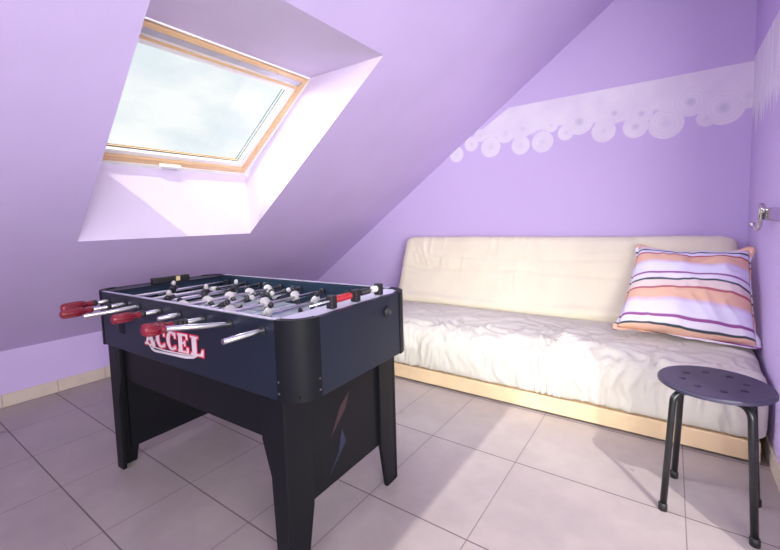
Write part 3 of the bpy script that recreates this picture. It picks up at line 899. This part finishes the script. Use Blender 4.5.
seat_prof = [(2.135, 0.10), (2.112, 0.105), (2.10, 0.14), (2.098, 0.22), (2.108, 0.29), (2.135, 0.335), (2.20, 0.360), (2.32, 0.375), (2.50, 0.385), (2.66, 0.385), (2.74, 0.375), (2.80, 0.33), (2.80, 0.20), (2.78, 0.10), (2.70, 0.097), (2.40, 0.097), (2.18, 0.097)]
def seat_disp(X, Tm, T):
    # Tm = metres along the profile from the lower front hem; front drop about 0..0.25, top 0.25..0.85
    front = np.clip(1 - np.abs(Tm - 0.14)/0.19, 0, 1)
    edge = np.exp(-((Tm - 0.30)/0.11)**2)
    topm = np.clip((Tm - 0.26)/0.06, 0, 1)*np.clip((0.80 - Tm)/0.06, 0, 1)
    warp = vnoise2(X*5, Tm*7, 3)*0.55 + vnoise2(X*13, Tm*14, 4)*0.22
    r = 1 - np.abs(vnoise2(X*27 + warp*2.6, Tm*3.2 + 3, 5))           # ridges = vertical gathers
    r2 = 1 - np.abs(vnoise2(X*45 + warp*3.4 + 9, Tm*4.5, 6))
    amp = 0.55 + 0.45*vnoise2(X*3.1, Tm*2 + 5, 8)
    d = front*(0.030*(r**2 - 0.5) + 0.020*(r2**2 - .5))*amp
    # crumples over the front edge and the seat
    dia = X*14 + Tm*16 + warp*3
    dia2 = X*13 - Tm*18 + warp*3.4
    q = (1 - np.abs(vnoise2(dia, dia2*0.35, 11)))**2; q2 = (1 - np.abs(vnoise2(dia2, dia*0.35, 12)))**2
    d += edge*(0.017*q + 0.017*q2 - 0.014)
    d += topm*(0.0075*q + 0.0075*q2 - 0.005)
    d += 0.012*vnoise2(X*2.2, Tm*3, 13)*topm
    return d
seat = cloth_body('seat_cushion', seat_prof, SX0, SX1, 420, 150, seat_disp, m_seat, 0.05)

back_prof = [(2.695, 0.372), (2.680, 0.395), (2.705, 0.46), (2.755, 0.58), (2.80, 0.70), (2.845, 0.82), (2.866, 0.865), (2.90, 0.885), (2.945, 0.875), (2.962, 0.83), (2.955, 0.70), (2.93, 0.50), (2.90, 0.34), (2.83, 0.335), (2.80, 0.355), (2.75, 0.368)]
def back_disp(X, Tm, T):
    face = np.clip((Tm - 0.03)/0.05, 0, 1)*np.clip((0.60 - Tm)/0.05, 0, 1)
    warp = vnoise2(X*3, Tm*4, 23)*0.6
    d = 0.010*vnoise2(X*3.0, Tm*5.0 + 2, 24)*face
    # horizontal quilting pull lines and soft vertical crumples
    h1 = np.exp(-((Tm - 0.30 - 0.012*np.sin(X*5) - 0.01*vnoise2(X*6, Tm*0, 25))/0.010)**2)
    h2 = np.exp(-((Tm - 0.40 - 0.010*np.sin(X*4 + 2))/0.010)**2)
    d -= 0.008*h1*face + 0.007*h2*face
    v = (1 - np.abs(vnoise2(X*17 + warp*2, Tm*3.5, 26)))**2
    v2 = (1 - np.abs(vnoise2(X*9 + Tm*9 + warp*2, Tm*5, 27)))**2
    am = np.clip(0.4 + 0.6*vnoise2(X*2.3, Tm*6, 28), 0, 1)
    d += face*am*(0.011*v + 0.009*v2 - 0.007)
    # roll of slack cloth at the foot of the backrest
    foot = np.exp(-((Tm - 0.055 - 0.02*vnoise2(X*2.5, Tm*0, 30))/0.028)**2)
    d += foot*(0.014 + 0.008*vnoise2(X*4, Tm*0 + 1, 31))
    # slanting tuck folds towards the two upper corners
    for xc, sg in ((SX0 + 0.16, 1), (SX1 - 0.20, -1)):
        for k in range(4):
            ln = (X - xc)*sg - 0.05*k + (Tm - 0.30)*0.55
            d -= 0.004*np.exp(-(ln/0.009)**2)*np.clip(1 - np.abs(Tm - 0.40)/0.16, 0, 1)
    return d
backr = cloth_body('backrest', back_prof, SX0, SX1 - 0.03, 300, 120, back_disp, m_back, 0.07)

# ------------------------------------------------------------------ striped pillow
def pillow_mat():
    m = mat('striped_cotton', (0.8, 0.7, 0.8), 0.85, spec=0.1)
    k = NK(m); b_ = k.N['Principled BSDF']
    uv = k.N.new('ShaderNodeUVMap'); uv.uv_map = 'UVMap'
    sx = k.N.new('ShaderNodeSeparateXYZ'); k.L.new(uv.outputs[0], sx.inputs[0])
    r = k.N.new('ShaderNodeValToRGB'); cr = r.color_ramp; cr.interpolation = 'LINEAR'
    LAV, WHT, ORG, PNK = (0.80, 0.77, 0.90), (0.85, 0.81, 0.88), (0.84, 0.54, 0.38), (0.85, 0.72, 0.66)
    PUR, DRK, RST, LPU = (0.32, 0.10, 0.30), (0.06, 0.08, 0.10), (0.50, 0.13, 0.16), (0.74, 0.60, 0.78)
    seq = [(0.0, ORG), (0.035, WHT), (0.070, WHT), (0.077, DRK), (0.090, DRK), (0.097, LAV), (0.128, LAV), (0.134, RST), (0.148, RST), (0.155, ORG),
           (0.245, ORG), (0.275, LPU), (0.300, LAV), (0.395, LAV), (0.402, PUR), (0.416, PUR), (0.424, WHT), (0.475, WHT), (0.482, DRK), (0.498, DRK),
           (0.505, PNK), (0.575, PNK), (0.582, RST), (0.596, RST), (0.604, ORG), (0.695, ORG), (0.725, LPU), (0.755, LAV), (0.870, LAV), (0.877, PUR), (0.893, PUR)]
    seq2 = [(0.0, WHT), (0.5, WHT), (0.56, DRK), (0.68, DRK), (0.74, ORG), (1.0, ORG)]
    e = cr.elements
    def fill(ramp, seq):
        e = ramp.elements
        e[0].position, e[0].color = seq[0][0], (*seq[0][1], 1)
        e[1].position, e[1].color = seq[-1][0], (*seq[-1][1], 1)
        for p_, c_ in seq[1:-1]:
            n = e.new(p_); n.color = (*c_, 1)
    fill(cr, seq)
    r2 = k.N.new('ShaderNodeValToRGB'); fill(r2.color_ramp, seq2)
    t = k.math('SUBTRACT', 1.0, sx.outputs[1])
    k.L.new(t, r.inputs['Fac'])
    k.L.new(k.math('MULTIPLY', k.math('SUBTRACT', t, 0.9), 10.0), r2.inputs['Fac'])
    c = k.mix(k.math('GREATER_THAN', t, 0.9), r.outputs['Color'], r2.outputs['Color'])
    k.L.new(c, b_.inputs['Base Color'])
    tc = k.N.new('ShaderNodeTexCoord')
    n2 = k.noise(tc.outputs['Object'], 160, 3); bp = k.N.new('ShaderNodeBump'); bp.inputs['Strength'].default_value = 0.15; bp.inputs['Distance'].default_value = 0.003
    k.L.new(n2, bp.inputs['Height']); k.L.new(bp.outputs['Normal'], b_.inputs['Normal'])
    return m
m_pillow = pillow_mat()
m_flange = mat('salmon_flange_cotton', (0.74, 0.40, 0.30), 0.85, spec=0.1, var=0.12, vscale=14)
def bil(c, s, t):      # corners: BL, BR, TR, TL
    return c[0]*(1-s)*(1-t) + c[1]*s*(1-t) + c[2]*s*t + c[3]*(1-s)*t
PC = [np.array(p) for p in ((-0.222, 2.395, 0.432), (0.325, 2.425, 0.408), (0.318, 2.685, 0.825), (-0.148, 2.735, 0.832))]
pil = empty('pillow', tuple(np.mean(PC, axis=0) * np.array([1, 1, 0]) + np.array([0, 0, 0.40])), 0, 'big striped pillow in orange, lavender and white leaning in the sofa corner', 'pillow')
PO = np.array(pil.location)
def pillow_body():
    ns, nt_ = 90, 70
    s = np.linspace(0, 1, ns); t = np.linspace(0, 1, nt_)
    Sg, Tg = np.meshgrid(s, t, indexing='ij')
    # sides drawn in a little between the corners
    ss = Sg + 0.0; tt = Tg + 0.0
    pull = 0.030; TOPDIP = 0.105
    sC = 0.5 + (Sg - 0.5)*(1 - pull*(1 - (2*Tg - 1)**2)); tC = 0.5 + (Tg - 0.5)*(1 - TOPDIP*(1 - np.abs(2*Sg - 1)**2.6)*(Tg > 0.5))
    base = sum(c[None, None, :]*w[..., None] for c, w in zip(PC, ((1-sC)*(1-tC), sC*(1-tC), sC*tC, (1-sC)*tC)))
    n = np.cross(PC[1] - PC[0], PC[3] - PC[0]); n /= np.linalg.norm(n)
    if n[1] > 0: n = -n                                  # towards the room
    th = 0.098*np.power(np.clip(1 - np.abs(2*Sg - 1)**3.2, 0, 1), .55)*np.power(np.clip(1 - np.abs(2*Tg - 1)**3.0, 0, 1), .55)
    th = th*(1 + 0.22*(0.5 - Tg))
    wr = 0.016*vnoise2(Sg*5 + 2, Tg*4, 41) + 0.011*(1 - np.abs(vnoise2(Sg*9 + Tg*5, Tg*8 - Sg*3, 42)))
    crease = -0.012*np.exp(-((Sg - 0.52 + 0.10*(1 - Tg))/0.045)**2)*np.clip((Tg - 0.62)/0.2, 0, 1)
    edge = np.clip(th/0.03, 0, 1)
    front = base + n*(th + (wr + crease)*edge)[..., None]
    back = base - n*(th*0.42)[..., None]
    V = np.concatenate([front.reshape(-1, 3), back.reshape(-1, 3)]) - PO
    F = []; UV = []
    for i in range(ns - 1):
        for j in range(nt_ - 1):
            q = (i*nt_ + j, (i+1)*nt_ + j, (i+1)*nt_ + j + 1, i*nt_ + j + 1)
            F.append(q); o_ = ns*nt_; F.append(tuple(o_ + k for k in reversed(q)))
    me = new_mesh('cover', V, F, m_pillow, True)
    uvl = me.uv_layers.new(name='UVMap')
    vv = (Tg + 0.006*vnoise2(Sg*5, Tg*3, 44)).reshape(-1); uu = Sg.reshape(-1)
    uu = np.r_[uu, uu]; vv = np.r_[vv, vv]
    li = np.zeros(len(me.loops), int); me.loops.foreach_get('vertex_index', li)
    uvl.data.foreach_set('uv', np.c_[uu[li], np.clip(vv[li], 0, 1)].astype(np.float32).ravel())
    bm = bmesh.new(); bm.from_mesh(me); bmesh.ops.remove_doubles(bm, verts=bm.verts, dist=1e-5)
    bmesh.ops.recalc_face_normals(bm, faces=bm.faces); bm.to_mesh(me); bm.free()
    o = bpy.data.objects.new('cover', me); COL.objects.link(o); o.parent = pil
    # flange: a flat frilled border standing out at the corners and the foot
    N = 60; b = MB()
    loop = [(k/N, 0) for k in range(N)] + [(1, k/N) for k in range(N)] + [(1 - k/N, 1) for k in range(N)] + [(0, 1 - k/N) for k in range(N)]
    vin, vout = [], []
    for i, (s_, t_) in enumerate(loop):
        pull_s = 0.5 + (s_ - .5)*(1 - pull*(1 - (2*t_ - 1)**2)); pull_t = .5 + (t_ - .5)*(1 - TOPDIP*(1 - abs(2*s_ - 1)**2.6)*(t_ > .5))
        p = bil(PC, pull_s, pull_t)
        cor = max(0, abs(2*s_ - 1) - .75)/.25*max(0, abs(2*t_ - 1) - .75)/.25
        wd = 0.005 + 0.020*cor + (0.018*s_ if t_ == 0 else 0)
        ds = (s_ - .5); dt = (t_ - .5)
        out = (PC[1] - PC[0])*(ds if abs(ds) > .49 else 0) + (PC[3] - PC[0])*(dt if abs(dt) > .49 else 0)
        out = out/np.linalg.norm(out)
        wav = 0.004*math.sin(i*0.9) + 0.003*math.sin(i*0.37)
        q = p + out*wd + n*(wav + (0.012 if t_ == 0 else 0))
        q[0] = min(q[0], XR - 0.006)
        if t_ == 0: q[2] = max(q[2], 0.405)
        vin.append(p - PO); vout.append(q - PO)
    M_ = len(loop)
    th_ = n*0.003
    V = [v - th_ for v in vin] + [v - th_ for v in vout] + [v + th_ for v in vin] + [v + th_ for v in vout]
    F = []
    for i in range(M_):
        j = (i + 1) % M_
        F += [(i, j, M_ + j, M_ + i), (2*M_ + i, 3*M_ + i, 3*M_ + j, 2*M_ + j), (M_ + i, M_ + j, 3*M_ + j, 3*M_ + i), (i, 2*M_ + i, 2*M_ + j, j)]
    b.add(V, F, 0, True)
    fo = b.build('flange', m_pillow, pil)
    uvl = fo.data.uv_layers.new(name='UVMap')
    e0, ev = PC[3] - PC[0], (PC[3] - PC[0]).dot(PC[3] - PC[0])
    for lp in fo.data.loops:
        co = np.array(fo.data.vertices[lp.vertex_index].co) + PO
        uvl.data[lp.index].uv = (0.5, float(np.clip((co - PC[0]).dot(e0)/ev, 0.0, 1.0)))
pillow_body()

# ------------------------------------------------------------------ stool
SC = Vector((0.127, 1.715, 0)); SR = 0.158; SZ = 0.45
stool = empty('stool', SC, 0.0, 'round dark plum stool with holed seat in front of the sofa', 'stool')
def stool_seat():
    # dished disc with a rolled edge, eight round holes cut through
    b = MB()
    prof = [(SZ - 0.001, 0.0), (SZ - 0.001, SR*0.3), (SZ - 0.001, SR - 0.012), (SZ - 0.001, SR - 0.008), (SZ - 0.002, SR - 0.003), (SZ - 0.006, SR), (SZ - 0.014, SR), (SZ - 0.016, SR - 0.003), (SZ - 0.0155, SR*0.6), (SZ - 0.015, 0.0)]
    n = 96; v = [(0, 0, prof[0][0])]; f = []
    for z, r in prof[1:-1]:
        v += [(r*math.cos(2*math.pi*k/n), r*math.sin(2*math.pi*k/n), z) for k in range(n)]
    v.append((0, 0, prof[-1][0]))
    m = len(prof) - 2
    for k in range(n):
        k2 = (k + 1) % n
        f.append((0, 1 + k, 1 + k2))
        for i in range(m - 1): f.append((1 + i*n + k, 1 + (i+1)*n + k, 1 + (i+1)*n + k2, 1 + i*n + k2))
        f.append((1 + (m-1)*n + k, len(v) - 1, 1 + (m-1)*n + k2))
    seat = b.add(v, f, 0, True).build('seat', m_stoolplastic, stool)
    c = MB()
    for k in range(8):
        th = math.radians(45*k + 12.0)
        c.lathe([(0, 0.0115), (0.05, 0.0115)], (0.087*math.cos(th), 0.087*math.sin(th), SZ - 0.035), (0, 0, 1), n=24)
    cut_ = c.build('seat_holes', m_stoolplastic)
    md = seat.modifiers.new('holes', 'BOOLEAN'); md.operation = 'DIFFERENCE'; md.solver = 'EXACT'; md.object = cut_
    bpy.context.view_layer.update()
    dg = bpy.context.evaluated_depsgraph_get()
    # the cutter stands at the origin like the seat's own coordinates
    cut_.matrix_world = stool.matrix_world.copy() if stool.matrix_world.translation.length else Matrix.Translation(stool.location)
    bpy.context.view_layer.update(); dg.update()
    me = bpy.data.meshes.new_from_object(seat.evaluated_get(dg))
    seat.modifiers.clear(); old = seat.data; seat.data = me; me.name = 'seat'
    for p_ in me.polygons: p_.use_smooth = 0.02 < abs(p_.normal.z) < 0.98 and p_.center.xy.length > SR - 0.012
    bpy.data.objects.remove(cut_)
    return seat
stool_seat()
for k in range(4):
    th = math.radians(217 + 90*k)
    d = Vector((math.cos(th), math.sin(th), 0))
    pts = [d*0.03 + Vector((0, 0, SZ - 0.036)), d*0.085 + Vector((0, 0, SZ - 0.034))]
    for a_ in range(1, 9):
        t = a_/8*math.radians(80)
        pts.append(d*(0.105 + 0.035*math.sin(t)) + Vector((0, 0, SZ - 0.034 - 0.035*(1 - math.cos(t)))))
    pts.append(d*0.165 + Vector((0, 0, 0.012)))
    lg = MB().tube(pts, 0.0105, n=14).build('leg', m_stoolleg, stool)
    MB().lathe([(0, 0.0135), (0.022, 0.0135), (0.026, 0.0112)], d*0.1655, (0, 0, 1), n=14).build('foot_cap', m_rubber, lg)
MB().lathe([(0, 0.05), (0.006, 0.055), (0.012, 0.055)], (0, 0, SZ - 0.034), (0, 0, 1), n=24).build('hub', m_stoolleg, stool)

# ------------------------------------------------------------------ coat rack on the right wall
rk = empty('coat_rack', (XR, 2.2, 1.01), 0, 'chrome coat rack with a bent hook on the right wall above the pillow', 'coat rack')
def kbuild(b, name, m, parent=None, bevel=0): return b.build(name, m, parent or rk, bevel, 3, xf=Matrix.Translation(-Vector(rk.location)))
b = MB()
b.box((XR - 0.030, 1.45, 0.980), (XR - 0.014, 2.375, 1.032))
kbuild(b, 'rail', m_chrome, bevel=0.006)
for yy in (1.65, 2.25): kbuild(MB().box((XR - 0.0135, yy - 0.02, 0.992), (XR - 0.0005, yy + 0.02, 1.028)), 'bracket', m_chrome)
for yy in (2.33, 1.60):
    hk = [(XR - 0.032, yy - 0.035, 1.010), (XR - 0.036, yy - 0.030, 1.030), (XR - 0.038, yy - 0.018, 1.042), (XR - 0.038, yy - 0.005, 1.034), (XR - 0.038, yy + 0.002, 1.00), (XR - 0.039, yy + 0.008, 0.962), (XR - 0.041, yy + 0.020, 0.944), (XR - 0.045, yy + 0.045, 0.940), (XR - 0.050, yy + 0.068, 0.950), (XR - 0.053, yy + 0.078, 0.962)]
    b = MB().tube(hk, [.010, .011, .011, .0105, .010, .009, .008, .0075, .007, .007], n=12)
    b.ellipsoid(hk[-1], (.012, .012, .010), mat=0)
    kbuild(b, 'hook', m_chrome)
